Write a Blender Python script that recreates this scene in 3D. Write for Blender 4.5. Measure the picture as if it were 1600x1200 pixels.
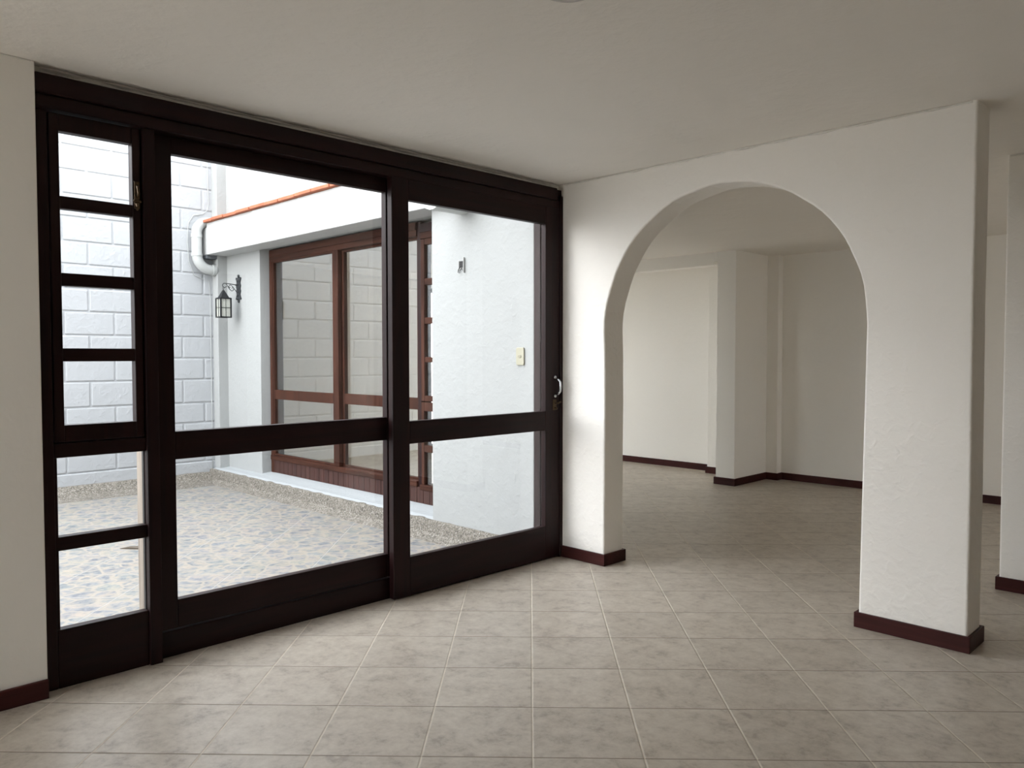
import bpy, bmesh, math, random
from mathutils import Vector, Matrix, noise
random.seed(7)
C = bpy.context.scene.collection
for o in list(bpy.data.objects): bpy.data.objects.remove(o)

# ------------------------------------------------------------------ camera, sky, exposure
F_PX, YAW, PITCH, ROLL, CX, CY, CZ = 1227.5312, -0.78695, 0.0355, -0.0006, 3.3916, -3.8098, 1.30
fw = Vector((math.sin(YAW)*math.cos(PITCH), math.cos(YAW)*math.cos(PITCH), -math.sin(PITCH)))
r0 = fw.cross(Vector((0, 0, 1))).normalized(); u0 = r0.cross(fw)
c_, s_ = math.cos(ROLL), math.sin(ROLL)
rt = c_*r0 + s_*u0; up = -s_*r0 + c_*u0
cam = bpy.data.cameras.new('camera'); cam.sensor_width = 36; cam.lens = F_PX/1600*36
cam.clip_start = .05
camo = bpy.data.objects.new('camera', cam); C.objects.link(camo)
M = Matrix((rt, up, -fw)).transposed().to_4x4(); M.translation = (CX, CY, CZ)
camo.matrix_world = M
bpy.context.scene.camera = camo

SKY = 5.4; HAZE = .6; HAZE_POW = 5; HAZE_DIR = (-.58, -.78, .20)
w = bpy.data.worlds.new('overcast_sky'); bpy.context.scene.world = w; w.use_nodes = True
bg = w.node_tree.nodes['Background']
# hazy overcast sky, brightest around the veiled sun low in the south west, pale paving colour below the horizon
nt = w.node_tree
def wn_(t, **k):
    x = nt.nodes.new(t)
    for a, b in k.items(): setattr(x, a, b)
    return x
tc = wn_('ShaderNodeTexCoord'); sx = wn_('ShaderNodeSeparateXYZ'); cr = wn_('ShaderNodeValToRGB'); mr = wn_('ShaderNodeMapRange')
mr.inputs[1].default_value = -1; mr.inputs[2].default_value = 1
nt.links.new(tc.outputs['Generated'], sx.inputs[0]); nt.links.new(sx.outputs[2], mr.inputs[0]); nt.links.new(mr.outputs[0], cr.inputs[0])
e_ = cr.color_ramp.elements
e_[0].position = 0; e_[0].color = (.42, .41, .39, 1); e_[1].position = 1; e_[1].color = (.62, .645, .67, 1)
for p_, c__ in ((.485, (.48, .47, .45, 1)), (.505, (1.15, 1.15, 1.14, 1)), (.57, (1.15, 1.15, 1.15, 1)), (.625, (.80, .82, .84, 1)), (.72, (.64, .665, .69, 1))):
    k_ = e_.new(p_); k_.color = c__
dt = wn_('ShaderNodeVectorMath', operation='DOT_PRODUCT'); nt.links.new(tc.outputs['Generated'], dt.inputs[0])
dt.inputs[1].default_value = Vector(HAZE_DIR).normalized()
m0 = wn_('ShaderNodeMath', operation='MAXIMUM'); nt.links.new(dt.outputs['Value'], m0.inputs[0]); m0.inputs[1].default_value = 0
m1 = wn_('ShaderNodeMath', operation='POWER'); nt.links.new(m0.outputs[0], m1.inputs[0]); m1.inputs[1].default_value = HAZE_POW
up_ = wn_('ShaderNodeMath', operation='GREATER_THAN'); nt.links.new(sx.outputs[2], up_.inputs[0]); up_.inputs[1].default_value = 0
m2 = wn_('ShaderNodeMath', operation='MULTIPLY'); nt.links.new(m1.outputs[0], m2.inputs[0]); nt.links.new(up_.outputs[0], m2.inputs[1])
m3 = wn_('ShaderNodeMath', operation='MULTIPLY_ADD'); nt.links.new(m2.outputs[0], m3.inputs[0]); m3.inputs[1].default_value = HAZE; m3.inputs[2].default_value = SKY
nt.links.new(cr.outputs[0], bg.inputs[0]); nt.links.new(m3.outputs[0], bg.inputs[1])
vs = bpy.context.scene.view_settings
vs.view_transform = 'Standard'; vs.look = 'None'; vs.gamma = 1; vs.use_curve_mapping = False
vs.exposure = 1.05
try:
    bpy.context.scene.cycles.max_bounces = 16
    bpy.context.scene.cycles.diffuse_bounces = 10
    bpy.context.scene.cycles.transparent_max_bounces = 24
except Exception: pass

H = 2.395; HF = 2.348; PZ = -.05          # ceiling, back room ceiling, patio floor

# ------------------------------------------------------------------ helpers
def tag(o, label=None, cat=None, group=None, kind=None):
    if label: o['label'] = label
    if cat: o['category'] = cat
    if group: o['group'] = group
    if kind: o['kind'] = kind
    return o
def empty(name, loc=(0, 0, 0)):
    o = bpy.data.objects.new(name, None); C.objects.link(o); o.location = loc
    o.empty_display_size = .1
    return o
def obj(name, bm, mat, parent=None, bevel=0, seg=2, smooth=False):
    bmesh.ops.recalc_face_normals(bm, faces=bm.faces)
    me = bpy.data.meshes.new(name); bm.to_mesh(me); bm.free()
    o = bpy.data.objects.new(name, me); C.objects.link(o)
    me.materials.append(mat)
    if smooth:
        for p in me.polygons: p.use_smooth = True
    if parent:
        o.parent = parent
        o.matrix_parent_inverse = Matrix.Translation(parent.location).inverted()
    if bevel:
        b = o.modifiers.new('bevel', 'BEVEL'); b.width = bevel; b.segments = seg
        b.limit_method = 'ANGLE'; b.angle_limit = math.radians(40)
    return o
def box(bm, x0, x1, y0, y1, z0, z1):
    x0, x1 = sorted((x0, x1)); y0, y1 = sorted((y0, y1)); z0, z1 = sorted((z0, z1))
    v = [bm.verts.new(p) for p in ((x0,y0,z0),(x1,y0,z0),(x1,y1,z0),(x0,y1,z0),(x0,y0,z1),(x1,y0,z1),(x1,y1,z1),(x0,y1,z1))]
    for f in ((0,3,2,1),(4,5,6,7),(0,1,5,4),(1,2,6,5),(2,3,7,6),(3,0,4,7)): bm.faces.new([v[i] for i in f])
def B(name, mat, parent, *boxes, bevel=0, seg=2):
    bm = bmesh.new()
    for b in boxes: box(bm, *b)
    return obj(name, bm, mat, parent, bevel, seg)
def S(name, mat, *boxes, bevel=0):
    return tag(B(name, mat, None, *boxes, bevel=bevel), kind='structure')
def prism(bm, pts, axis, a, b):
    """pts 2D outline extruded along axis from a to b."""
    def P(p, t):
        if axis == 0: return (t, p[0], p[1])
        if axis == 1: return (p[0], t, p[1])
        return (p[0], p[1], t)
    va = [bm.verts.new(P(p, a)) for p in pts]; vb = [bm.verts.new(P(p, b)) for p in pts]
    bm.faces.new(va); bm.faces.new(vb[::-1])
    n = len(pts)
    for i in range(n): bm.faces.new((va[i], va[(i+1) % n], vb[(i+1) % n], vb[i]))
def tube(bm, path, r, n=12, cap=True):
    path = [Vector(p) for p in path]; rings = []
    t0 = (path[1]-path[0]).normalized()
    a = t0.orthogonal().normalized()
    for i, p in enumerate(path):
        t = (path[min(i+1, len(path)-1)]-path[max(i-1, 0)]).normalized()
        a = (a - t*a.dot(t)).normalized(); b = t.cross(a)
        rr = r[i] if isinstance(r, (list, tuple)) else r
        rings.append([bm.verts.new(p+rr*(math.cos(2*math.pi*k/n)*a+math.sin(2*math.pi*k/n)*b)) for k in range(n)])
    for i in range(len(rings)-1):
        for k in range(n):
            bm.faces.new((rings[i][k], rings[i][(k+1) % n], rings[i+1][(k+1) % n], rings[i+1][k]))
    if cap:
        bm.faces.new(rings[0][::-1]); bm.faces.new(rings[-1])
def lathe(bm, prof, c, n=48):
    """prof: list of (r,z); r=0 closes to a point."""
    rings = []
    for r, z in prof:
        if r < 1e-6: rings.append([bm.verts.new((c[0], c[1], c[2]+z))])
        else: rings.append([bm.verts.new((c[0]+r*math.cos(2*math.pi*k/n), c[1]+r*math.sin(2*math.pi*k/n), c[2]+z)) for k in range(n)])
    for A, D in zip(rings, rings[1:]):
        for k in range(n):
            q = [A[k % len(A)], A[(k+1) % len(A)], D[(k+1) % len(D)], D[k % len(D)]]
            u = []
            for v in q:
                if v not in u: u.append(v)
            if len(u) > 2: bm.faces.new(u)
def arc(c, r, a0, a1, n, f):
    return [f(c, r, math.radians(a0+(a1-a0)*i/n)) for i in range(n+1)]

# ------------------------------------------------------------------ materials
class N:
    def __init__(s, name):
        s.m = bpy.data.materials.new(name); s.m.use_nodes = True; s.t = s.m.node_tree
        s.b = s.t.nodes['Principled BSDF']
        s.pos = s.n('ShaderNodeNewGeometry').outputs['Position']
    def n(s, t, **k):
        x = s.t.nodes.new(t)
        for a, b in k.items(): setattr(x, a, b)
        return x
    def l(s, a, b): s.t.links.new(a, b)
    def val(s, node, name, v):
        i = node.inputs[name]
        if hasattr(v, 'node'): s.l(v, i)
        else: i.default_value = v
    def noise(s, scale, detail=4, rough=.5, vec=None, out=0, dist=0):
        x = s.n('ShaderNodeTexNoise'); x.inputs['Scale'].default_value = scale
        x.inputs['Detail'].default_value = detail; x.inputs['Roughness'].default_value = rough
        x.inputs['Distortion'].default_value = dist
        s.l(vec or s.pos, x.inputs['Vector']); return x.outputs[out]
    def math(s, op, a, b=0.0, c=None, clamp=False):
        x = s.n('ShaderNodeMath', operation=op, use_clamp=clamp)
        for i, v in enumerate((a, b, c)):
            if v is None: continue
            if hasattr(v, 'node'): s.l(v, x.inputs[i])
            else: x.inputs[i].default_value = v
        return x.outputs[0]
    def mapping(s, loc=(0,0,0), rot=(0,0,0), scale=(1,1,1), vec=None):
        x = s.n('ShaderNodeMapping'); s.l(vec or s.pos, x.inputs[0])
        x.inputs[1].default_value = loc; x.inputs[2].default_value = rot; x.inputs[3].default_value = scale
        return x.outputs[0]
    def ramp(s, f, stops):
        x = s.n('ShaderNodeValToRGB'); s.l(f, x.inputs[0]); e = x.color_ramp.elements
        e[0].position, e[0].color = stops[0][0], (*stops[0][1], 1)
        e[1].position, e[1].color = stops[-1][0], (*stops[-1][1], 1)
        for p, c in stops[1:-1]:
            k = e.new(p); k.color = (*c, 1)
        return x.outputs[0]
    def mix(s, f, a, b):
        x = s.n('ShaderNodeMix', data_type='RGBA')
        if hasattr(f, 'node'): s.l(f, x.inputs[0])
        else: x.inputs[0].default_value = f
        for v, i in ((a, 6), (b, 7)):
            if hasattr(v, 'node'): s.l(v, x.inputs[i])
            else: x.inputs[i].default_value = (*v, 1)
        return x.outputs[2]
    def bump(s, h, strength=.3, dist=.01):
        x = s.n('ShaderNodeBump'); x.inputs['Strength'].default_value = strength
        x.inputs['Distance'].default_value = dist
        s.l(h, x.inputs['Height']); s.l(x.outputs[0], s.b.inputs['Normal'])
    def base(s, c, rough=.5, spec=.5, metal=0):
        if hasattr(c, 'node'): s.l(c, s.b.inputs['Base Color'])
        else: s.b.inputs['Base Color'].default_value = (*c, 1)
        if hasattr(rough, 'node'): s.l(rough, s.b.inputs['Roughness'])
        else: s.b.inputs['Roughness'].default_value = rough
        s.b.inputs['Specular IOR Level'].default_value = spec
        s.b.inputs['Metallic'].default_value = metal

def plaster(name, col, var=.03, b1=.35, b2=.5, rough=.75, spec=.2):
    m = N(name)
    c2 = tuple(x*(1-var) for x in col)
    m.base(m.mix(m.noise(1.3, 5), col, c2), rough, spec)
    big = m.noise(7, 5, .55); fine = m.noise(55, 3, .6)
    blob = m.math('POWER', m.noise(20, 2, .5, dist=.6), 3.0)
    h = m.math('ADD', m.math('MULTIPLY', big, 1.2*b1), m.math('MULTIPLY', fine, .12*b2))
    h = m.math('ADD', h, m.math('MULTIPLY', blob, 1.0*b2))
    m.bump(h, 1.0, .012)
    return m.m
M_wall = plaster('white_plaster', (.92, .90, .858), b1=.2, b2=.38)
M_wall_soft = plaster('smooth_white_paint', (.92, .90, .858), b1=.12, b2=.12)
M_ceil = plaster('ceiling_paint', (.90, .872, .825), b1=.45, b2=.15, var=.05)
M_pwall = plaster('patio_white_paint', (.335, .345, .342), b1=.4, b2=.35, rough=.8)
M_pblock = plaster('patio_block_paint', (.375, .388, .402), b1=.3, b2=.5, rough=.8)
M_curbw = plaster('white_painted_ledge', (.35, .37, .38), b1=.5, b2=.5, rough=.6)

M_dim_wall = plaster('low_bounce_brown_wall', (.30, .24, .17))  # for the unseen right wall, kept dark to cut its bounce light
def wood(name, col, col2, axis=2, rough=.45, spec=.2, scale=1.0):
    m = N(name)
    sc = [26*scale]*3; sc[axis] = 1.6*scale
    v = m.mapping(scale=tuple(sc))
    g = m.noise(1.0, 6, .6, vec=v, dist=.8)
    big = m.noise(2.2, 3, .5)
    f = m.math('ADD', m.math('MULTIPLY', g, .75), m.math('MULTIPLY', big, .25))
    m.base(m.ramp(f, [(.30, col2), (.52, col), (.72, tuple(x*1.5 for x in col))]), rough, spec)
    m.bump(g, .12, .003)
    return m.m
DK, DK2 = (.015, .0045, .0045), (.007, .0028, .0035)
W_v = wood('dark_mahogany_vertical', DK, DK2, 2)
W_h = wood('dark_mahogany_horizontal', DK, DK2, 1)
PK, PK2 = (.047, .0185, .012), (.012, .0055, .0045)  # outdoor window wood, faded lighter and redder than the indoor frames
P_v = wood('faded_mahogany_vertical', PK, PK2, 2, rough=.55, spec=.08)
P_h = wood('faded_mahogany_horizontal', PK, PK2, 0, rough=.55, spec=.08)
PG = wood('greyed_mahogany_boards', (.050, .022, .018), (.026, .013, .012), 2, rough=.6)
M_base = wood('reddish_brown_baseboard', (.05, .014, .013), (.026, .0075, .007), 0, rough=.45, spec=.15)
M_baseY = wood('reddish_brown_baseboard_side', (.05, .014, .013), (.026, .0075, .007), 1, rough=.45, spec=.15)
M_weather = wood('weathered_pale_wood', (.36, .31, .26), (.25, .21, .18), 2, rough=.7)

def simple(name, col, rough=.5, metal=0, spec=.5, var=.12, bump=0, sc=30):
    m = N(name)
    m.base(m.mix(m.noise(sc, 3), col, tuple(x*(1-var) for x in col)), rough, spec, metal)
    if bump: m.bump(m.noise(sc*2, 3), bump, .003)
    return m.m
M_black = simple('black_metal', (.022, .024, .027), .45, .4, bump=.3, sc=60)
M_iron = simple('grey_black_wrought_iron', (.05, .055, .06), .5, .5, bump=.6, sc=90)
M_chrome = simple('chrome', (.55, .56, .58), .22, 1)
M_brass = simple('aged_brass', (.10, .065, .035), .4, .8)
M_pvc = simple('white_pvc_pipe', (.42, .435, .43), .35, var=.04, sc=6)
M_beige = simple('beige_plastic', (.33, .315, .235), .35, var=.03)
M_beigeb = simple('beige_plastic_button', (.26, .245, .18), .35, var=.03)
M_plate = simple('white_plastic', (.40, .41, .40), .4, var=.03)
M_hole = simple('hole_shade_and_wire_black', (.012, .012, .012), .8)
M_grey = simple('dark_grey_filler', (.09, .10, .11), .6, bump=.5)
M_rub = simple('black_gasket', (.012, .011, .011), .5)
M_leaf = simple('dry_brown_leaf', (.10, .08, .06), .8)
M_lamp = simple('frosted_lamp_diffuser', (.86, .84, .83), .45, var=.02)
M_ring = simple('lamp_ring', (.62, .60, .58), .4, var=.02)
M_bead = simple('plaster_bead', (.85, .83, .79), .8, var=.2, sc=40)

def terracotta():
    m = N('terracotta'); m.base(m.ramp(m.noise(18, 4), [(.3, (.30, .095, .05)), (.7, (.42, .15, .085))]), .8, .2)
    m.bump(m.noise(60, 3), .4, .004); return m.m
M_terra = terracotta()

def granite():
    m = N('washed_gravel_concrete')
    v = m.n('ShaderNodeTexVoronoi'); v.inputs['Scale'].default_value = 115; m.l(m.pos, v.inputs['Vector'])
    sp = m.ramp(v.outputs['Color'], [(.12, (.04, .036, .03)), (.40, (.13, .117, .098)), (.72, (.215, .195, .168)), (.95, (.34, .325, .30))])
    big = m.noise(5, 4)
    m.base(m.mix(m.math('MULTIPLY', big, .35), sp, (.19, .176, .152)), .8, .25)
    m.bump(v.outputs['Distance'], .35, .003); return m.m
M_gran = granite()

def tile_floor():
    m = N('beige_ceramic_floor_tile')
    T = .3645; A = math.radians(43.8)
    v = m.mapping(vec=m.pos, loc=(0, 0, 0))
    sub = m.n('ShaderNodeVectorMath', operation='SUBTRACT'); m.l(m.pos, sub.inputs[0])
    sub.inputs[1].default_value = (1.146, -2.498, 0)
    rot = m.n('ShaderNodeVectorRotate', rotation_type='Z_AXIS'); m.l(sub.outputs[0], rot.inputs[0])
    rot.inputs['Angle'].default_value = -A
    sp = m.n('ShaderNodeSeparateXYZ'); m.l(rot.outputs[0], sp.inputs[0])
    ux = m.math('DIVIDE', sp.outputs[0], T-.003); uy = m.math('DIVIDE', sp.outputs[1], T)
    def edge(u):
        f = m.math('FRACT', u); g = m.math('SUBTRACT', 1.0, f)
        return m.math('MULTIPLY', m.math('MINIMUM', f, g), T)
    ex, ey = edge(ux), edge(uy); e = m.math('MINIMUM', ex, ey)
    g = m.n('ShaderNodeMapRange', interpolation_type='SMOOTHSTEP'); m.l(e, g.inputs[0])
    g.inputs[1].default_value = .0018; g.inputs[2].default_value = .0030
    tile = g.outputs[0]
    # per tile id
    cx = m.n('ShaderNodeCombineXYZ'); m.l(m.math('FLOOR', ux), cx.inputs[0]); m.l(m.math('FLOOR', uy), cx.inputs[1])
    wn = m.n('ShaderNodeTexWhiteNoise'); m.l(cx.outputs[0], wn.inputs[0])
    off = m.n('ShaderNodeVectorMath', operation='MULTIPLY_ADD'); m.l(wn.outputs[1], off.inputs[0])
    off.inputs[1].default_value = (9, 9, 9); m.l(m.pos, off.inputs[2])
    n1 = m.noise(11, 9, .68, vec=off.outputs[0], dist=.3); n2 = m.noise(38, 6, .7, vec=off.outputs[0])
    f = m.math('ADD', m.math('MULTIPLY', n1, .66), m.math('MULTIPLY', n2, .34))
    col = m.ramp(f, [(.38, (.32, .275, .23)), (.46, (.42, .37, .31)), (.54, (.475, .425, .36)), (.64, (.53, .48, .41))])
    hs = m.n('ShaderNodeHueSaturation'); m.l(col, hs.inputs['Color'])
    m.l(m.math('MULTIPLY_ADD', wn.outputs[0], .10, .95), hs.inputs['Value'])
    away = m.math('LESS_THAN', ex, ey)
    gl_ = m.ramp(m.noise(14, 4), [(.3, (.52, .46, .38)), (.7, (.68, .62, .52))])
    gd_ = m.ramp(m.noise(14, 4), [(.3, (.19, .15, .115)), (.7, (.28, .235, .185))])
    grout = m.mix(away, gd_, gl_)  # lines running away painted lighter, standing in for light on the tile bevels
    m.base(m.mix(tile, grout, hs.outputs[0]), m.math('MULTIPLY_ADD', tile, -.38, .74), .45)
    hr = m.n('ShaderNodeMapRange', interpolation_type='SMOOTHSTEP'); m.l(e, hr.inputs[0])
    hr.inputs[1].default_value = .0008; hr.inputs[2].default_value = .006
    hh = m.math('ADD', hr.outputs[0], m.math('MULTIPLY', n2, .05))
    hh = m.math('ADD', hh, m.math('MULTIPLY', m.noise(3, 2), .5))
    m.bump(hh, .7, .002)
    return m.m
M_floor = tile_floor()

def patio_tile():
    m = N('patio_stone_print_tile')
    T = .468
    rot = m.n('ShaderNodeVectorRotate', rotation_type='Z_AXIS'); m.l(m.pos, rot.inputs[0])
    rot.inputs['Angle'].default_value = -math.radians(45.1)
    sp = m.n('ShaderNodeSeparateXYZ'); m.l(rot.outputs[0], sp.inputs[0])
    ux = m.math('DIVIDE', m.math('ADD', sp.outputs[0], 2.05), T)
    uy = m.math('DIVIDE', m.math('SUBTRACT', sp.outputs[1], .668), T)
    def edge(u):
        f = m.math('FRACT', u); return m.math('MULTIPLY', m.math('MINIMUM', f, m.math('SUBTRACT', 1.0, f)), T)
    e = m.math('MINIMUM', edge(ux), edge(uy))
    wob = m.n('ShaderNodeVectorMath', operation='MULTIPLY_ADD')
    m.l(m.noise(9, 3, out=1), wob.inputs[0]); wob.inputs[1].default_value = (.10, .10, 0); m.l(rot.outputs[0], wob.inputs[2])
    vec = m.mapping(vec=wob.outputs[0], scale=(1.0, 1.25, 1))
    vo = m.n('ShaderNodeTexVoronoi', feature='DISTANCE_TO_EDGE', voronoi_dimensions='2D'); vo.inputs['Scale'].default_value = 7.2
    vc = m.n('ShaderNodeTexVoronoi', voronoi_dimensions='2D'); vc.inputs['Scale'].default_value = 7.2
    for q in (vo, vc):
        m.l(vec, q.inputs['Vector']); q.inputs['Randomness'].default_value = .85
    stone = m.ramp(m.math('ADD', m.math('MULTIPLY', m.n('ShaderNodeSeparateColor').outputs[0], 0), m.noise(16, 7, .65, dist=.5)),
                   [(.36, (.080, .095, .112)), (.46, (.150, .162, .172)), (.54, (.215, .200, .175)), (.66, (.29, .245, .195))])
    st2 = m.mix(m.math('MULTIPLY', m.noise(5, 3), .8), stone, vc.outputs['Color'])
    hs = m.n('ShaderNodeHueSaturation'); m.l(st2, hs.inputs['Color']); hs.inputs['Saturation'].default_value = .35
    st3 = m.mix(.93, hs.outputs[0], stone)
    jm = m.n('ShaderNodeMapRange', interpolation_type='SMOOTHSTEP'); m.l(vo.outputs['Distance'], jm.inputs[0])
    jm.inputs[1].default_value = .03; jm.inputs[2].default_value = .12
    jn = m.math('MULTIPLY', jm.outputs[0], m.math('ADD', m.noise(22, 3), .45), clamp=True)
    col = m.mix(jn, (.27, .242, .205), st3)
    g = m.n('ShaderNodeMapRange'); m.l(e, g.inputs[0]); g.inputs[1].default_value = .003; g.inputs[2].default_value = .0055
    m.base(m.mix(g.outputs[0], (.27, .26, .245), col), .5, .4)
    m.bump(m.math('ADD', m.math('MULTIPLY', jm.outputs[0], .5), g.outputs[0]), .4, .003)
    return m.m
M_ptile = patio_tile()

def glass(name, refl, tint=(1, 1, 1)):
    m = N(name); t = m.t; t.nodes.remove(m.b)
    out = [x for x in t.nodes if x.type == 'OUTPUT_MATERIAL'][0]
    tr = m.n('ShaderNodeBsdfTransparent'); tr.inputs[0].default_value = (*tint, 1)
    gl = m.n('ShaderNodeBsdfGlossy'); gl.inputs['Roughness'].default_value = 0.0
    lw = m.n('ShaderNodeLayerWeight'); lw.inputs['Blend'].default_value = .5
    f = m.math('MULTIPLY_ADD', m.math('POWER', lw.outputs['Facing'], 5.0), .9-refl, refl+.035, clamp=True)
    mx = m.n('ShaderNodeMixShader'); m.l(f, mx.inputs[0]); m.l(tr.outputs[0], mx.inputs[1]); m.l(gl.outputs[0], mx.inputs[2])
    m.l(mx.outputs[0], out.inputs[0]); return m.m
M_glass = glass('clear_glass', 0.0)
M_refl = glass('reflective_window_glass', .16, (.97, .985, .98))
def lantern_glass():
    m = N('rippled_lantern_glass'); m.base(m.mix(m.noise(120, 3), (.75, .76, .70), (.45, .47, .42)), .25)
    m.b.inputs['Transmission Weight'].default_value = .35; m.bump(m.noise(110, 2), .6, .004); return m.m
M_lglass = lantern_glass()
def lace():
    m = N('white_lace_curtain')
    n = m.noise(34, 3, .6, dist=1.5)
    m.base(m.ramp(n, [(.40, (.30, .31, .30)), (.47, (.62, .63, .62)), (.6, (.74, .74, .73))]), .9, .1)
    return m.m
M_lace = lace()

# ------------------------------------------------------------------ room shell
# floors
bm = bmesh.new()
box(bm, -.10, 6.6, -6.0, .12, -.15, 0)
box(bm, -5.2, 6.6, .12, 4.2, -.15, 0)
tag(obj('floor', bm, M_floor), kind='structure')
tag(B('floor_patio', M_ptile, None, (-5.1, -.10, -6.2, -.02, -.2, PZ)), kind='structure')
# ceiling over both rooms (a slight slope down into the back room)
bm = bmesh.new()
prof = [(-6.0, H), (1.17, H), (1.45, H-.012), (1.8, H-.034), (2.15, HF), (4.2, HF), (4.2, 2.75), (-6.0, 2.75)]
prism(bm, prof, 0, 0.0, 6.6)
box(bm, -.16, 0.0, -6.0, -.0, H, 2.75)
prof2 = [(.0, H), (1.17, H), (1.45, H-.012), (1.8, H-.034), (2.15, HF), (4.2, HF), (4.2, 2.75), (.0, 2.75)]
prism(bm, [(max(y, .26), z) for y, z in prof2], 0, -5.2, 0.0)
tag(obj('ceiling', bm, M_ceil), kind='structure')

# left wall: solid stub beside the glazed doors and the strip above them
S('wall_left', M_wall_soft, (-.16, .05, -6.0, -2.978, 0, H), (-.16, .0, -2.978, -.0, 2.36, H), bevel=.004)
# back wall behind the viewpoint with an unseen window added near the left corner for fill daylight
S('wall_back', M_wall_soft, (-.16, .12, -6.15, -6.0, 0, H), (1.02, 6.6, -6.15, -6.0, 0, H), (.12, 1.02, -6.15, -6.0, 2.33, H))
wb = tag(empty('fill_window_3', (.57, -6.08, 0)), 'added tall dark framed fill light glazing, unseen behind the viewpoint', kind='structure')
B('fill_window_frame', W_v, wb, (.12, .17, -6.12, -6.05, 0, 2.33), (.97, 1.02, -6.12, -6.05, 0, 2.33),
  (.17, .97, -6.12, -6.05, 0, .06), (.17, .97, -6.12, -6.05, 2.27, 2.33))
B('window_pane', M_glass, wb, (.17, .97, -6.088, -6.084, .06, 2.27))
S('wall_right', M_dim_wall, (6.6, 6.75, -6.0, 1.5, 0, H), (6.6, 6.75, 2.15, 4.2, 0, H), (6.6, 6.75, 1.5, 2.15, 2.2, H))
wf = tag(empty('fill_window_5', (6.68, 1.8, 0)), 'added tall dark framed fill light glazing at the hidden right end of the back room', kind='structure')  # unseen window added to fill the back room with light from the right
B('fill_window_frame', W_v, wf, (6.64, 6.72, 1.5, 1.54, 0, 2.2), (6.64, 6.72, 2.11, 2.15, 0, 2.2), (6.64, 6.72, 1.54, 2.11, 2.14, 2.2), (6.64, 6.72, 1.54, 2.11, 0, .06))
B('window_pane', M_glass, wf, (6.678, 6.682, 1.54, 2.11, .06, 2.14))

# arch wall
AC, AZ, AR = 1.157, 1.447, .783
XA, XB, XE, TK = .374, 1.922, 2.392, .192
def wob(i, s=1.0): return .0045*s*noise.noise(Vector((i*.37, 4.2*s, 1.1)))
pts = [(-.10, 0), (XA, 0), (XA+.002, .5), (XA+.005, 1.0), (XA+.003, 1.3)]
for i in range(0, 41):
    a = math.pi*(1-i/40)
    rr = AR+wob(i, 1.6)
    rr += .010*math.exp(-((a-math.radians(35))/.4)**2)
    pts.append((AC+rr*math.cos(a), AZ+rr*math.sin(a)))
pts += [(AC+AR-.001, 1.30), (AC+AR-.006, .95), (XB+.006, .5), (XB, 0), (XE, 0), (XE+.003, .7), (XE-.002, 1.5), (XE, H+.02), (-.10, H+.02)]
bm = bmesh.new(); prism(bm, pts, 1, 0, TK)
tag(obj('wall_arch', bm, M_wall, bevel=.011, seg=3), kind='structure')

# second wall piece further right
bm = bmesh.new(); box(bm, 2.236, 6.6, 1.17, 1.38, 0, H+.02)
tag(obj('wall_partition', bm, M_wall, bevel=.009, seg=3), kind='structure')

# back room: far wall, pillar, small pilasters, dropped beam
S('wall_far', M_wall_soft, (-5.2, 6.6, 4.03, 4.2, 0, HF+.05))
S('wall_far_left', M_wall_soft, (-5.35, -5.2, .12, 3.05, 0, HF+.05), (-5.35, -5.2, 3.05, 4.2, 2.25, HF+.05))
wl = tag(empty('fill_window_4', (-5.28, 3.4, 0)), 'added tall dark framed fill light glazing at the hidden end of the back room', kind='structure')  # unseen window added to brighten the back room from the left
B('fill_window_frame', W_v, wl, (-5.32, -5.24, 3.05, 3.11, 0, 2.25), (-5.32, -5.24, 3.96, 4.03, 0, 2.25), (-5.32, -5.24, 3.11, 3.96, 2.19, 2.25), (-5.32, -5.24, 3.11, 3.96, 0, .06))
B('window_pane', M_glass, wl, (-5.282, -5.278, 3.11, 3.96, .06, 2.19))
B_p = S('wall_pillar', M_wall_soft, (-.785, -.575, 3.28, 4.03, 0, HF+.03), bevel=.006)
S('wall_pilaster', M_wall_soft, (-.575, -.45, 3.93, 4.03, 0, HF+.03), (-1.24, -.785, 3.87, 4.03, 0, HF+.03), bevel=.005)
S('trim_1', M_wall_soft, (-5.2, -.815, 3.28, 3.43, 2.222, HF+.03), (-.815, -.785, 3.28, 3.43, 2.252, HF+.03), bevel=.003)

# baseboards
HB, TB = .073, .015
def base(name, *boxes, m=None):
    return tag(B(name, m or M_base, None, *boxes, bevel=.003), kind='structure')
base('baseboard_arch', (0.0, XA+TB, -TB, 0, 0, HB), (XA, XA+TB, -TB+.001, TK+TB, 0, HB-.0005), (-.0, XA+TB, TK, TK+TB, 0, HB))
base('baseboard_column', (XB-TB, XE+TB, -TB, 0, 0, HB), (XE, XE+TB, -TB+.001, TK+TB-.001, 0, HB-.0005),
     (XB-TB, XB, -TB+.001, TK+TB-.001, 0, HB-.0005), (XB-TB, XE+TB, TK, TK+TB, 0, HB))
base('baseboard_left', (.05, .065, -6.0, -2.978, 0, HB), m=M_baseY)
base('baseboard_partition', (2.221, 6.6, 1.155, 1.17, 0, HB), (2.221, 2.236, 1.156, 1.395, 0, HB-.0005))
base('baseboard_far', (-5.2, -1.24, 4.015, 4.03, 0, HB), (-1.255, -.785, 3.855, 3.87, 0, HB), (-.45, 6.6, 4.015, 4.03, 0, HB),
     (-.575, -.435, 3.915, 3.93, 0, HB), (-.45, -.435, 3.916, 4.03, 0, HB-.0005))
base('baseboard_pillar', (-.80, -.56, 3.265, 3.28, 0, HB), (-.575, -.56, 3.266, 3.93, 0, HB-.0005), (-.80, -.785, 3.266, 3.86, 0, HB-.0005))
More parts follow.
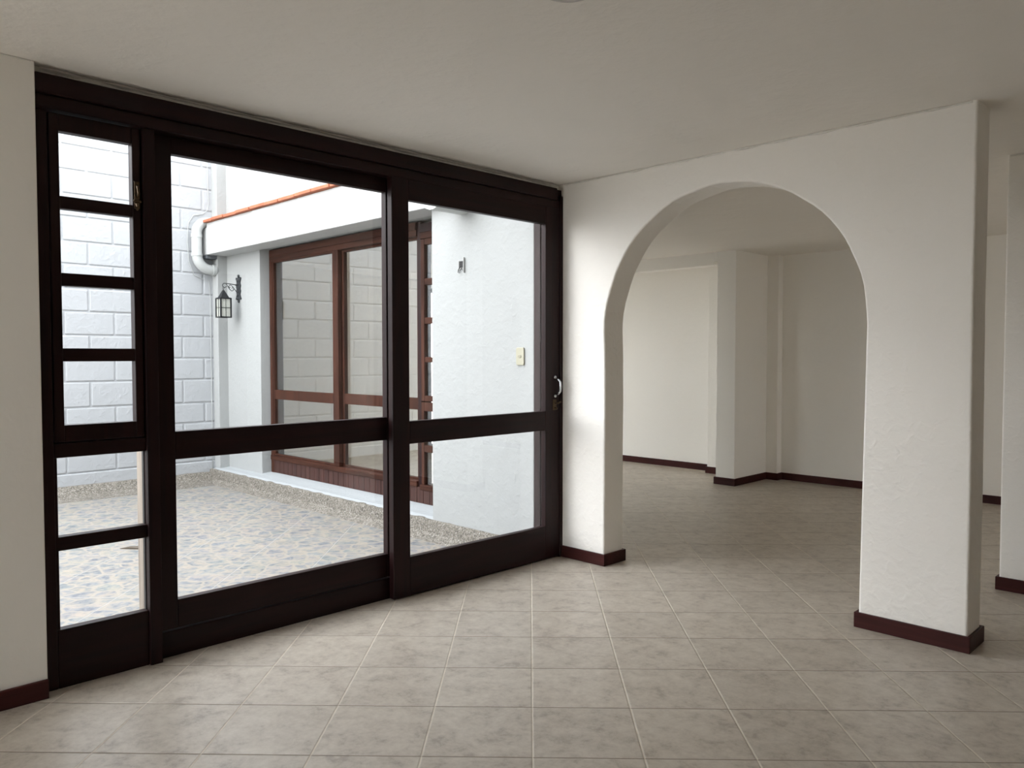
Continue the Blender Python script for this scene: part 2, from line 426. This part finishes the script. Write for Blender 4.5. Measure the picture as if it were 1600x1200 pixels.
# pale bare strips below the far pillar's skirting
# ragged plaster bead along the arch wall / ceiling joint
def bead(name, p0, p1, r, seed):
    bm = bmesh.new(); n = 90; pth = []; rad = []
    for i in range(n+1):
        t = i/n; p = Vector(p0).lerp(Vector(p1), t)
        p += Vector((0, 0, 1))*.003*noise.noise(Vector((t*40, seed, 0)))
        pth.append(p); rad.append(max(.0006, r*(1+1.4*noise.noise(Vector((t*23, seed, 5))))))
    tube(bm, pth, rad, 6)
    return tag(obj(name, bm, M_bead), kind='structure')
bead('trim_2', (.05, -.003, H-.005), (XE-.02, -.003, H-.005), .0045, 1)
bead('trim_3', (2.25, 1.166, H-.005), (4.5, 1.166, H-.005), .005, 2)
bead('trim_4', (.003, -2.95, H-.006), (.003, -.02, H-.006), .006, 3)
bead('trim_5', (.051, -6.5, H-.003), (.051, -2.99, H-.003), .003, 4)

# ------------------------------------------------------------------ main glazed door set
def pane(name, parent, x, y0, y1, z0, z1, mat=None, axis=0):
    if axis == 0: b = (x-.002, x+.002, y0, y1, z0, z1)
    else: b = (y0, y1, x-.002, x+.002, z0, z1)
    return B(name, mat or M_glass, parent, b)
BV = .0035
# fixed frame
fr = tag(empty('trim_6', (0, -1.5, 0)), 'fixed dark mahogany frame around the sliding doors and side window', kind='structure')
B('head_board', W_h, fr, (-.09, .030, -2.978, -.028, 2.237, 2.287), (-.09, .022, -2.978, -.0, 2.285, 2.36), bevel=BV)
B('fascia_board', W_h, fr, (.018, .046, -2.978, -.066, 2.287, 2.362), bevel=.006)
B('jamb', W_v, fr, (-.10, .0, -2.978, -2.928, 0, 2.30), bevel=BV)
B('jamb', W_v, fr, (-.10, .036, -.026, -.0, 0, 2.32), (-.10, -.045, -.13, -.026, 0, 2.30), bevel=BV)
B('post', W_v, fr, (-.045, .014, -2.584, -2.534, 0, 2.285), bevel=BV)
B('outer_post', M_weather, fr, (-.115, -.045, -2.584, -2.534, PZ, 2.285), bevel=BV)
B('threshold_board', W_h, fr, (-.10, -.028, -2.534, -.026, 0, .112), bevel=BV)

# side window unit: casement sash above, fixed lights below
wn = tag(empty('window_1', (0, -2.75, 0)), 'narrow dark wooden side window, hinged four pane sash over two fixed panes', kind='structure')
Y0, Y1 = -2.928, -2.584
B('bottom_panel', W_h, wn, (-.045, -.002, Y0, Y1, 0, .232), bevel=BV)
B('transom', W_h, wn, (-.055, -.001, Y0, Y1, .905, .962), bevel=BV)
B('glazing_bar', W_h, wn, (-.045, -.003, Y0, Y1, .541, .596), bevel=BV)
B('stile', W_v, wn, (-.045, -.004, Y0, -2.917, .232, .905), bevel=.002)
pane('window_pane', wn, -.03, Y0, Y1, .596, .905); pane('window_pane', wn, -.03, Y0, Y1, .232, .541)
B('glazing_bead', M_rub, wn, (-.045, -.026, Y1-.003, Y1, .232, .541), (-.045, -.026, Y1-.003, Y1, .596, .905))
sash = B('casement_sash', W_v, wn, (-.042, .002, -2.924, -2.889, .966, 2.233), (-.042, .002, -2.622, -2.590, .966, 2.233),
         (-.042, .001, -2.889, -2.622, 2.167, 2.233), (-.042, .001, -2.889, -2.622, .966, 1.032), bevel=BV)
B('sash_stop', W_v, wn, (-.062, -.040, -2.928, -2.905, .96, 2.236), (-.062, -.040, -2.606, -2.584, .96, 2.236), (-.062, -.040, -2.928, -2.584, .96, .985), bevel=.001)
zs = [2.167, 1.920, 1.871, 1.624, 1.574, 1.332, 1.280, 1.032]
for i in (1, 3, 5):
    B('sash_bar', W_h, sash, (-.040, .000, -2.889, -2.622, zs[i+1], zs[i]), bevel=BV)
for i in (0, 2, 4, 6):
    pane('sash_pane', sash, -.028, -2.889, -2.622, zs[i+1], zs[i])
# window stay / latch on the sash stile
bm = bmesh.new()
tube(bm, [(.006, -2.605, 2.00), (.018, -2.606, 1.99), (.021, -2.604, 1.965), (.008, -2.603, 1.955)], .0055, 8)
box(bm, .002, .008, -2.616, -2.596, 1.905, 2.015)
tube(bm, [(.008, -2.620, 1.935), (.013, -2.606, 1.937), (.008, -2.592, 1.935)], .006, 8)
tube(bm, [(.008, -2.606, 1.925), (.014, -2.606, 1.912), (.006, -2.606, 1.898)], [.008, .007, .004], 8)
obj('latch', bm, M_brass, sash, bevel=.001)['label'] = 'dark bronze window latch'

def sliding(name, label, xf, xb, y0, y1, yl, yr, zt, z1, za, zb, z2, z0, matv, math_):
    """panel: front xf, back xb, outer y0..y1, opening yl..yr, top zt, opening top z1, mid rail za..zb, bottom opening z2, bottom z0"""
    r = tag(empty(name, (0, (y0+y1)/2, 0)), label, kind='structure')
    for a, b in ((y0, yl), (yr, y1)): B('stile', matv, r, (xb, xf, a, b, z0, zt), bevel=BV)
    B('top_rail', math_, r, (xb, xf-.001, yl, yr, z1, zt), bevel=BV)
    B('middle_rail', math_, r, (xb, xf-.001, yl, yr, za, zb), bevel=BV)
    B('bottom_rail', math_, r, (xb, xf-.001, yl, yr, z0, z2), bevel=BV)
    xm = (xf+xb)/2
    pane('glass_pane', r, xm, yl, yr, zb, z1); pane('glass_pane', r, xm, yl, yr, z2, za)
    return r
sliding('door_1', 'left dark wooden sliding glass door, the one running behind the other', -.036, -.078, -2.533, -1.25, -2.448, -1.333, 2.24, 2.165, .853, .975, .241, .117, W_v, W_h)
dr = sliding('door_2', 'right dark wooden sliding glass door with a chrome pull and lock', .030, -.010, -1.343, -.027, -1.232, -.158, 2.238, 2.127, .829, .951, .217, .008, W_v, W_h)
bm = bmesh.new()
tube(bm, [(.03, -.076, 1.155), (.062, -.073, 1.15), (.075, -.070, 1.135), (.078, -.070, 1.105), (.075, -.070, 1.075), (.062, -.073, 1.058), (.03, -.076, 1.053)], [.007, .006, .007, .008, .007, .006, .007], 10)
for z in (1.165, 1.045): lathe(bm, [(0, .012), (.009, .008), (.011, 0), (.009, -.008), (0, -.012)], (.035, -.077, z), 12)
obj('handle', bm, M_chrome, dr, smooth=True)['label'] = 'chrome D shaped pull'
bm = bmesh.new()
box(bm, .030, .034, -.092, -.060, .955, 1.022)
tube(bm, [(.034, -.076, 1.000), (.058, -.076, 1.000), (.062, -.066, 1.002), (.060, -.046, 1.008)], .005, 8)
tube(bm, [(.034, -.076, .972), (.050, -.077, .970), (.052, -.078, .960)], .006, 8)
obj('lock', bm, M_brass, dr, bevel=.001)['label'] = 'bronze lock plate with lever'

# ------------------------------------------------------------------ patio shell
XW = -4.92
# painted block wall, individual block relief in one wall mesh
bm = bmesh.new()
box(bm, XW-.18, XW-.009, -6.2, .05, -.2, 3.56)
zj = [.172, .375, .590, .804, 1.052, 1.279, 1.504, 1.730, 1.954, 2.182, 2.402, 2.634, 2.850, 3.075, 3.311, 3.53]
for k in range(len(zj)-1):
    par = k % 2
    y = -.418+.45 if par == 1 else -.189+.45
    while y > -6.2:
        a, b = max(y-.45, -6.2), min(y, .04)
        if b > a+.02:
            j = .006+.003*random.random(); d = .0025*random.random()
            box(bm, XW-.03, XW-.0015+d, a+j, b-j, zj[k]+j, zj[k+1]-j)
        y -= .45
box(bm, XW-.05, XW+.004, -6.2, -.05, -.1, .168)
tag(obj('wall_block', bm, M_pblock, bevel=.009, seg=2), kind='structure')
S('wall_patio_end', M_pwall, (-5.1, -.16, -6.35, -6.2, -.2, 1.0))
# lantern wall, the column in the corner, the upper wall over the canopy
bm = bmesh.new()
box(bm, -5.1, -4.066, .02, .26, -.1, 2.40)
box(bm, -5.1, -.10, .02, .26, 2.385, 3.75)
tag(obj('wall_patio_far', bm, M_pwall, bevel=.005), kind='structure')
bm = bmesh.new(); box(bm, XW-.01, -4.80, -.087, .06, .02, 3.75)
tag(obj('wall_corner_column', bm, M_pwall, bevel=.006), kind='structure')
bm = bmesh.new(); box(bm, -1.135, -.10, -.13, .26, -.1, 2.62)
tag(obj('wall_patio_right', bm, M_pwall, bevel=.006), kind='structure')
S('wall_facade', M_pwall, (-.16, -.10, -.13, 0, 2.36, 4.6), (-.161, -.10, -6.2, -2.978, 0, 2.75), (-.161, -.10, -6.2, 0, 2.36, 4.6))  # unseen upper part raised to shade the top of the block wall
# roof slab edge above our ceiling
# ledge under the window and gravel curb
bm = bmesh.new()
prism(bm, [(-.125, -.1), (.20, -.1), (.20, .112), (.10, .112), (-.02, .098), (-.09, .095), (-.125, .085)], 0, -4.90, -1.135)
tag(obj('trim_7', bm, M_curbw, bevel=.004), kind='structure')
def rough_strip(name, mat, f, n, bevel=0):
    bm = bmesh.new(); rows = [[bm.verts.new(p) for p in f(i/n, i)] for i in range(n+1)]
    for a, b in zip(rows, rows[1:]):
        m_ = len(a)
        for k in range(m_): bm.faces.new((a[k], a[(k+1) % m_], b[(k+1) % m_], b[k]))
    bm.faces.new(rows[0]); bm.faces.new(rows[-1][::-1])
    return tag(obj(name, bm, mat), kind='structure')
def curb_far(t, i):
    x = -4.93+(4.83-.10+.10)*t; w_ = .006*noise.noise(Vector((x*9, 0, 0))); 
    return [(x, -.115, -.1), (x, -.115, .086+w_), (x, -.142, .084+w_), (x, -.150-w_, .065), (x, -.165, -.005), (x, -.19, -.03), (x, -.235, PZ+.001), (x, -.235, -.1)]
rough_strip('trim_8', M_gran, curb_far, 160)
def curb_block(t, i):
    y = -6.2+(6.2-.12)*t; w_ = .006*noise.noise(Vector((y*9, 7, 0)))
    return [(XW-.01, y, -.1), (XW-.01, y, .056+w_), (XW+.05, y, .055+w_), (XW+.07, y, .035), (XW+.12, y, -.02), (XW+.18, y, -.036), (XW+.32, y, PZ+.001), (XW+.32, y, -.1)]
rough_strip('trim_9', M_gran, curb_block, 160)

# canopy beam over the patio window with terracotta coping
bm = bmesh.new(); box(bm, -4.80, -.10, -.20, .03, 2.373, 2.705); box(bm, -4.90, -4.80, -.20, .03, 2.373, 2.66)
tag(obj('trim_10', bm, plaster('canopy_white_paint', (.45, .455, .45), b1=.4, b2=.35), bevel=.008), kind='structure')
xs = [-4.797, -4.60, -4.335, -4.05, -3.76, -3.475, -3.204, -2.909, -2.625, -2.337, -2.05, -1.76, -1.47, -1.18]
places = ['at the far left end by the white pipe']+['']*20
proto = None
ordw = ['first', 'second', 'third', 'fourth', 'fifth', 'sixth', 'seventh', 'eighth', 'ninth', 'tenth', 'eleventh', 'twelfth', 'thirteenth']
for i, (a, b) in enumerate(zip(xs, xs[1:])):
    L = b-a-.013
    if proto is None:
        bm = bmesh.new(); box(bm, 0, 1, -.24, .01, 0, .028)
        o = obj('coping_tile', bm, M_terra, bevel=.003); proto = o
    else:
        o = proto.copy(); C.objects.link(o)
    o.location = (a+.004, .006*random.uniform(-1, 1), 2.705+.003*random.random()); o.scale = (L, 1, 1)
    o.rotation_euler = (random.uniform(-.012, .012), random.uniform(-.01, .01), 0)
    nm = 'flat terracotta coping tile on the canopy edge, %s from the white pipe' % ordw[i]
    if i == 0: nm = 'terracotta coping tile at the left end of the canopy, touching the white pipe'
    tag(o, nm, 'roof tile', 'terracotta coping tiles along the canopy')

# gutter underside at the meeting of canopy and door side facade
bm = bmesh.new()
prism(bm, [(-.78+.11*math.cos(math.radians(a)), 2.385+.095*math.sin(math.radians(a))) for a in range(180, 361, 20)], 1, -.42, -.131)
tag(obj('gutter', bm, simple('grey_white_gutter', (.50, .52, .51), .5, var=.05), smooth=False),
    'pale grey rounded gutter jutting over the white patio wall, above the open junction box', 'gutter')

# ------------------------------------------------------------------ patio window set
w2 = tag(empty('window_2', (-2.6, .12, .11)), 'large reddish brown wooden window set across the patio with boarded base', kind='structure')
YF = .12
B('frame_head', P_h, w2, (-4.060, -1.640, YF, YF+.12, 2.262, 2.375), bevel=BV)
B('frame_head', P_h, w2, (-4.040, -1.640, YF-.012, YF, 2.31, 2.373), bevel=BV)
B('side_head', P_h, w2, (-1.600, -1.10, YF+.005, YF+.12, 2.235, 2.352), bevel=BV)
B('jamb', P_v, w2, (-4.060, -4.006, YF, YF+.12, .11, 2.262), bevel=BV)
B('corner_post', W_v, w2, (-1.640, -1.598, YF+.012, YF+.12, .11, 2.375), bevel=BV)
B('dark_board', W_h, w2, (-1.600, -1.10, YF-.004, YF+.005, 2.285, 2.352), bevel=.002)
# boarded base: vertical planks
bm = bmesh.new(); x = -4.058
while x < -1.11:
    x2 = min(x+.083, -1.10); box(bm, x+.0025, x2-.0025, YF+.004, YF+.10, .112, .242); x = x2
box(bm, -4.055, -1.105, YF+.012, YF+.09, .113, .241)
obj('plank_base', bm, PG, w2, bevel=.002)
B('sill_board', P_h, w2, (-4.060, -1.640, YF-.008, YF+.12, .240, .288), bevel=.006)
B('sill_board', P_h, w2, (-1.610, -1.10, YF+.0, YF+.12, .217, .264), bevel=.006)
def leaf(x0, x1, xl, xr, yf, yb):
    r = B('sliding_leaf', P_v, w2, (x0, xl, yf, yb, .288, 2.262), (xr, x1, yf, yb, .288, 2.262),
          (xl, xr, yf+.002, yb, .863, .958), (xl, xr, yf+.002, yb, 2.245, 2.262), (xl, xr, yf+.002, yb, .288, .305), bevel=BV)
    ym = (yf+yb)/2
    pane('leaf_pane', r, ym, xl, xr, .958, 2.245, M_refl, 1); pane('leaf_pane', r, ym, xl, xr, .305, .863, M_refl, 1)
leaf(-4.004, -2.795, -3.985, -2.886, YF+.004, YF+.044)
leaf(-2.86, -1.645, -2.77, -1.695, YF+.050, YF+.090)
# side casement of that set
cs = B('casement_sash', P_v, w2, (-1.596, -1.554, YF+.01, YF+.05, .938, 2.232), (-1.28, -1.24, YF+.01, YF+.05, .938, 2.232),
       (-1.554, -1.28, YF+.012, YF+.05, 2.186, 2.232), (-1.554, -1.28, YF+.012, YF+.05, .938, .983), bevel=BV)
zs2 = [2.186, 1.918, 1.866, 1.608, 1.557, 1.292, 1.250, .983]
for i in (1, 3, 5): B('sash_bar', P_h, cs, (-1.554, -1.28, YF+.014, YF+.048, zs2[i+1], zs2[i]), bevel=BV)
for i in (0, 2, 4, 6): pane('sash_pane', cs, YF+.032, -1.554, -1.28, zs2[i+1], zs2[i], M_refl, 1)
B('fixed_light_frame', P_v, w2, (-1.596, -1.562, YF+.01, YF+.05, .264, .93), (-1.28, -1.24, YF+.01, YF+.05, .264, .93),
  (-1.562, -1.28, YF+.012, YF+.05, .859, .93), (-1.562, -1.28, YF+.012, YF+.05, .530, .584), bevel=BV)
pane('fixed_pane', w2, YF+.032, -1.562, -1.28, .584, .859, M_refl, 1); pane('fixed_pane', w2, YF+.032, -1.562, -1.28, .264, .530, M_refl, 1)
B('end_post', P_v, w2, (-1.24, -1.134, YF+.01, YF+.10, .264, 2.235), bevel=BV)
# lace curtain hanging inside the side casement
bm = bmesh.new(); cols = []
for i in range(49):
    x = -1.60+.46*i/48; y = .30+.018*math.sin(i*.9)+.008*math.sin(i*2.3)
    cols.append([bm.verts.new((x, y+.002*s2, z)) for s2, z in ((0, .80), (0, 2.24), (1, 2.24), (1, .80))])
for a, b in zip(cols, cols[1:]):
    for k in range(4): bm.faces.new((a[k], a[(k+1) % 4], b[(k+1) % 4], b[k]))
bm.faces.new(cols[0]); bm.faces.new(cols[-1][::-1])
tag(obj('lace_curtain', bm, M_lace, smooth=True), 'white lace curtain hanging behind the narrow side casement across the patio', 'curtain')
B_rod = tag(B('curtain_rod', M_plate, None, (-1.66, -1.12, .296, .306, 2.238, 2.25)), 'thin white rod holding the lace curtain of the side casement', 'curtain rod')

# ------------------------------------------------------------------ wall lantern
LX, LY = -4.52, -.153
ln = tag(empty('wall_lantern', (LX, .02, 2.01)), 'black wrought iron lantern hanging from a scrolled bracket on the white patio wall', 'lantern')
bm = bmesh.new()
# ornate back plate: central strap with lobes
def lobe(cx, cz, r):
    pts_ = [(cx+r*math.cos(a*math.pi/8), cz+r*math.sin(a*math.pi/8)) for a in range(16)]
    prism(bm, pts_, 1, .006, .0195)
pl = [(-.012, 1.90), (-.030, 1.925), (-.022, 1.95), (-.032, 1.985), (-.024, 2.01), (-.032, 2.04), (-.022, 2.075), (-.030, 2.10), (-.012, 2.125),
      (.012, 2.125), (.030, 2.10), (.022, 2.075), (.032, 2.04), (.024, 2.01), (.032, 1.985), (.022, 1.95), (.030, 1.925), (.012, 1.90)]
prism(bm, [(LX+x*1.5, z) for x, z in pl], 1, .006, .0195)
for dx, z, r in ((0, 2.142, .014), (-.030, 2.115, .012), (.030, 2.115, .012), (0, 1.880, .014), (-.030, 1.908, .012), (.030, 1.908, .012)): lobe(LX+dx*1.4, z, r*1.15)
for z in (1.94, 1.98, 2.01, 2.05, 2.09): lathe(bm, [(0, .012), (.010, .006), (.010, -.006), (0, -.012)], (LX, .004, z), 10)
obj('back_plate', bm, M_iron, ln, bevel=.0015)
bm = bmesh.new()
# upper arm ending in a downward hook
tube(bm, [(LX, .006, 2.045), (LX, -.03, 2.05), (LX, -.09, 2.056), (LX, -.13, 2.058)] +
     [(LX, -.140-.022*math.sin(math.radians(a)), 2.036+.022*math.cos(math.radians(a))) for a in (20, 60, 100, 140, 180, 220, 250)], .0045, 8)
lathe(bm, [(0, .01), (.009, .004), (.009, -.004), (0, -.01)], (LX, -.018, 2.047), 10)
# s scroll below
tube(bm, [(LX, -.125, 2.054), (LX, -.105, 2.03), (LX, -.085, 2.00), (LX, -.062, 1.982), (LX, -.045, 1.99), (LX, -.040, 2.01), (LX, -.052, 2.022), (LX, -.060, 2.010)], .0038, 8)
tube(bm, [(LX, .006, 1.972), (LX, -.015, 1.982), (LX, -.035, 2.006), (LX, -.058, 2.035), (LX, -.080, 2.046), (LX, -.094, 2.030), (LX, -.086, 2.014), (LX, -.076, 2.022)], .0038, 8)
obj('bracket', bm, M_iron, ln, smooth=True)
bm = bmesh.new()
hw = .054
bm2v = [bm.verts.new((LX+sx*hw*.80, LY+sy*hw*.80, 1.908)) for sx, sy in ((-1, -1), (1, -1), (1, 1), (-1, 1))]
tv = [bm.verts.new((LX+sx*.008, LY+sy*.008, 1.985)) for sx, sy in ((-1, -1), (1, -1), (1, 1), (-1, 1))]
bm.faces.new(bm2v[::-1]); bm.faces.new(tv)
for k in range(4): bm.faces.new((bm2v[k], bm2v[(k+1) % 4], tv[(k+1) % 4], tv[k]))
tube(bm, [(LX, LY, 1.984), (LX, LY, 2.000)], .004, 8)
tube(bm, [(LX, LY+.008*math.cos(math.radians(a)), 2.008+.008*math.sin(math.radians(a))) for a in range(0, 361, 30)], .0025, 6, cap=False)
box(bm, LX-hw, LX+hw, LY-hw, LY+hw, 1.902, 1.909)
obj('lantern_roof', bm, M_black, ln, bevel=.001)
bm = bmesh.new(); q = .0075
for sx in (-1, 1):
    for sy in (-1, 1): box(bm, LX+sx*hw-q, LX+sx*hw+q, LY+sy*hw-q, LY+sy*hw+q, 1.700, 1.905)
for z in (1.700, 1.893):
    for s1 in (-1, 1):
        box(bm, LX-hw, LX+hw, LY+s1*hw-q, LY+s1*hw+q, z, z+.012); box(bm, LX+s1*hw-q, LX+s1*hw+q, LY-hw, LY+hw, z, z+.012)
for s1 in (-1, 1):
    box(bm, LX-.002, LX+.002, LY+s1*hw-.003, LY+s1*hw+.003, 1.70, 1.90); box(bm, LX-hw, LX+hw, LY+s1*hw-.003, LY+s1*hw+.003, 1.801, 1.806)
    box(bm, LX+s1*hw-.003, LX+s1*hw+.003, LY-.002, LY+.002, 1.70, 1.90); box(bm, LX+s1*hw-.003, LX+s1*hw+.003, LY-hw, LY+hw, 1.801, 1.806)
obj('lantern_cage', bm, M_black, ln, bevel=.001)
g_ = .051
for b_ in ((LX-g_, LX+g_, LY-g_-.001, LY-g_+.001, 1.706, 1.898), (LX-g_, LX+g_, LY+g_-.001, LY+g_+.001, 1.706, 1.898),
           (LX-g_-.001, LX-g_+.001, LY-g_, LY+g_, 1.706, 1.898), (LX+g_-.001, LX+g_+.001, LY-g_, LY+g_, 1.706, 1.898)):
    B('lantern_pane', M_lglass, ln, b_)

# ------------------------------------------------------------------ drain pipe
dp = tag(empty('drain_pipe', (-4.835, -.28, 2.4)), 'white C shaped plastic drain pipe bending around the canopy end', 'pipe')
R_ = .052; PX = -4.848; YP = -.285
pth = [(PX, -.05, 2.722), (PX, -.12, 2.722)]
for a in range(0, 91, 15):
    pth.append((PX, -.165-.12*math.sin(math.radians(a)), 2.602+.12*math.cos(math.radians(a))))
pth += [(PX, YP, 2.54), (PX, YP, 2.40)]
for a in range(0, 91, 15):
    pth.append((PX, YP+.15*(1-math.cos(math.radians(a))), 2.37-.15*math.sin(math.radians(a))))
pth += [(PX, -.10, 2.22), (PX, -.088, 2.22)]
bm = bmesh.new(); tube(bm, pth, R_, 20); obj('pipe_run', bm, M_pvc, dp, smooth=True)
for z0_, z1_ in ((2.55, 2.585), (2.355, 2.385)):
    bm = bmesh.new(); tube(bm, [(PX, YP, z0_), (PX, YP, z1_)], R_+.005, 20); obj('pipe_collar', bm, M_pvc, dp)
bm = bmesh.new(); tube(bm, [(PX, -.125, 2.22), (PX, -.0885, 2.22)], R_+.007, 20); obj('pipe_collar', bm, M_pvc, dp)
tag(B('filler', M_grey, None, (-4.895, -4.80, -.199, -.088, 2.335, 2.372), bevel=.004), 'dark grey flashing tucked under the left end of the canopy beam', 'filler')  # dark grey block filling the space under the beam end
# thin painted cable down the block wall corner
bm = bmesh.new()
cp = [(-.135, 3.5), (-.13, 3.1), (-.125, 2.93), (-.14, 2.86), (-.19, 2.815), (-.29, 2.79), (-.345, 2.70),
      (-.358, 2.52), (-.345, 2.30), (-.29, 2.16), (-.20, 2.125), (-.13, 2.10), (-.118, 1.9), (-.118, .3), (-.118, .075)]
tube(bm, [(XW+.0095, y, z) for y, z in cp], .0035, 6)
tag(obj('cable', bm, M_pvc, smooth=True), 'thin white painted cable running down the block wall corner behind the pipe', 'cable')

# ------------------------------------------------------------------ small wall things in the patio
sw = tag(empty('wall_switch', (-.216, -.13, 1.298)), 'beige plastic switch plate on the white patio wall near the door', 'switch')
bm = bmesh.new(); prism(bm, [(-.216+.036*c, 1.298+.058*s) for c, s in ((-1, -.86), (-.8, -1), (.8, -1), (1, -.86), (1, .86), (.8, 1), (-.8, 1), (-1, .86))], 1, -.142, -.1302)
obj('plate', bm, M_beige, sw, bevel=.004, seg=3)
bm = bmesh.new(); prism(bm, [(-.216+.015*math.cos(a*math.pi/8), 1.298+.010*math.sin(a*math.pi/8)) for a in range(16)], 1, -.146, -.1415)
obj('button', bm, M_beigeb, sw, bevel=.001)
jb = tag(empty('junction_box', (-.80, -.13, 1.945)), 'open white junction box with dark hole and loose wires on the patio wall', 'junction box')
B('cover_plate', M_plate, jb, (-.835, -.830, -.134, -.1302, 1.90, 1.975), (-.835, -.765, -.134, -.1302, 1.972, 1.977), (-.770, -.765, -.146, -.1302, 1.885, 1.992), bevel=.001)
B('hole_shade', M_hole, jb, (-.826, -.786, -.1315, -.1301, 1.925, 1.968))  # flat black plate standing in for the shade inside the open box
bm = bmesh.new()
tube(bm, [(-.815, -.132, 1.93), (-.826, -.140, 1.91), (-.824, -.145, 1.89), (-.812, -.142, 1.885), (-.806, -.138, 1.91)], .0025, 6)
tube(bm, [(-.795, -.132, 1.93), (-.800, -.142, 1.905), (-.790, -.14, 1.915), (-.778, -.138, 1.90)], .0025, 6)
obj('loose_wire', bm, M_hole, jb)
bm = bmesh.new()
vs_ = [(-2.42, -1.90), (-2.37, -1.86), (-2.30, -1.80), (-2.27, -1.76), (-2.29, -1.74), (-2.35, -1.77), (-2.41, -1.83)]
top = [bm.verts.new((x, y, PZ+.004+.010*abs(math.sin(i*1.7)))) for i, (x, y) in enumerate(vs_)]
bot = [bm.verts.new((x, y, PZ+.0015)) for x, y in vs_]
bm.faces.new(top); bm.faces.new(bot[::-1])
for k in range(7): bm.faces.new((top[k], top[(k+1) % 7], bot[(k+1) % 7], bot[k]))
tag(obj('dry_leaf', bm, M_leaf), 'single dry leaf lying on the patio tiles beyond the side window', 'leaf')

# ------------------------------------------------------------------ ceiling lamp
cl = tag(empty('ceiling_lamp', (1.85, -2.035, H)), 'round white flush ceiling lamp, switched off, cut by the top edge', 'lamp')
bm = bmesh.new(); lathe(bm, [(.072, 0), (.072, -.018), (.086, -.020), (.089, -.012), (.089, 0), (.072, 0)], (1.85, -2.035, H), 64); obj('ring', bm, M_ring, cl, smooth=True)
bm = bmesh.new(); lathe(bm, [(0, -.0005), (.072, -.0005), (.0725, -.016), (.05, -.022), (0, -.025)], (1.85, -2.035, H), 64); obj('diffuser', bm, M_lamp, cl, smooth=True)
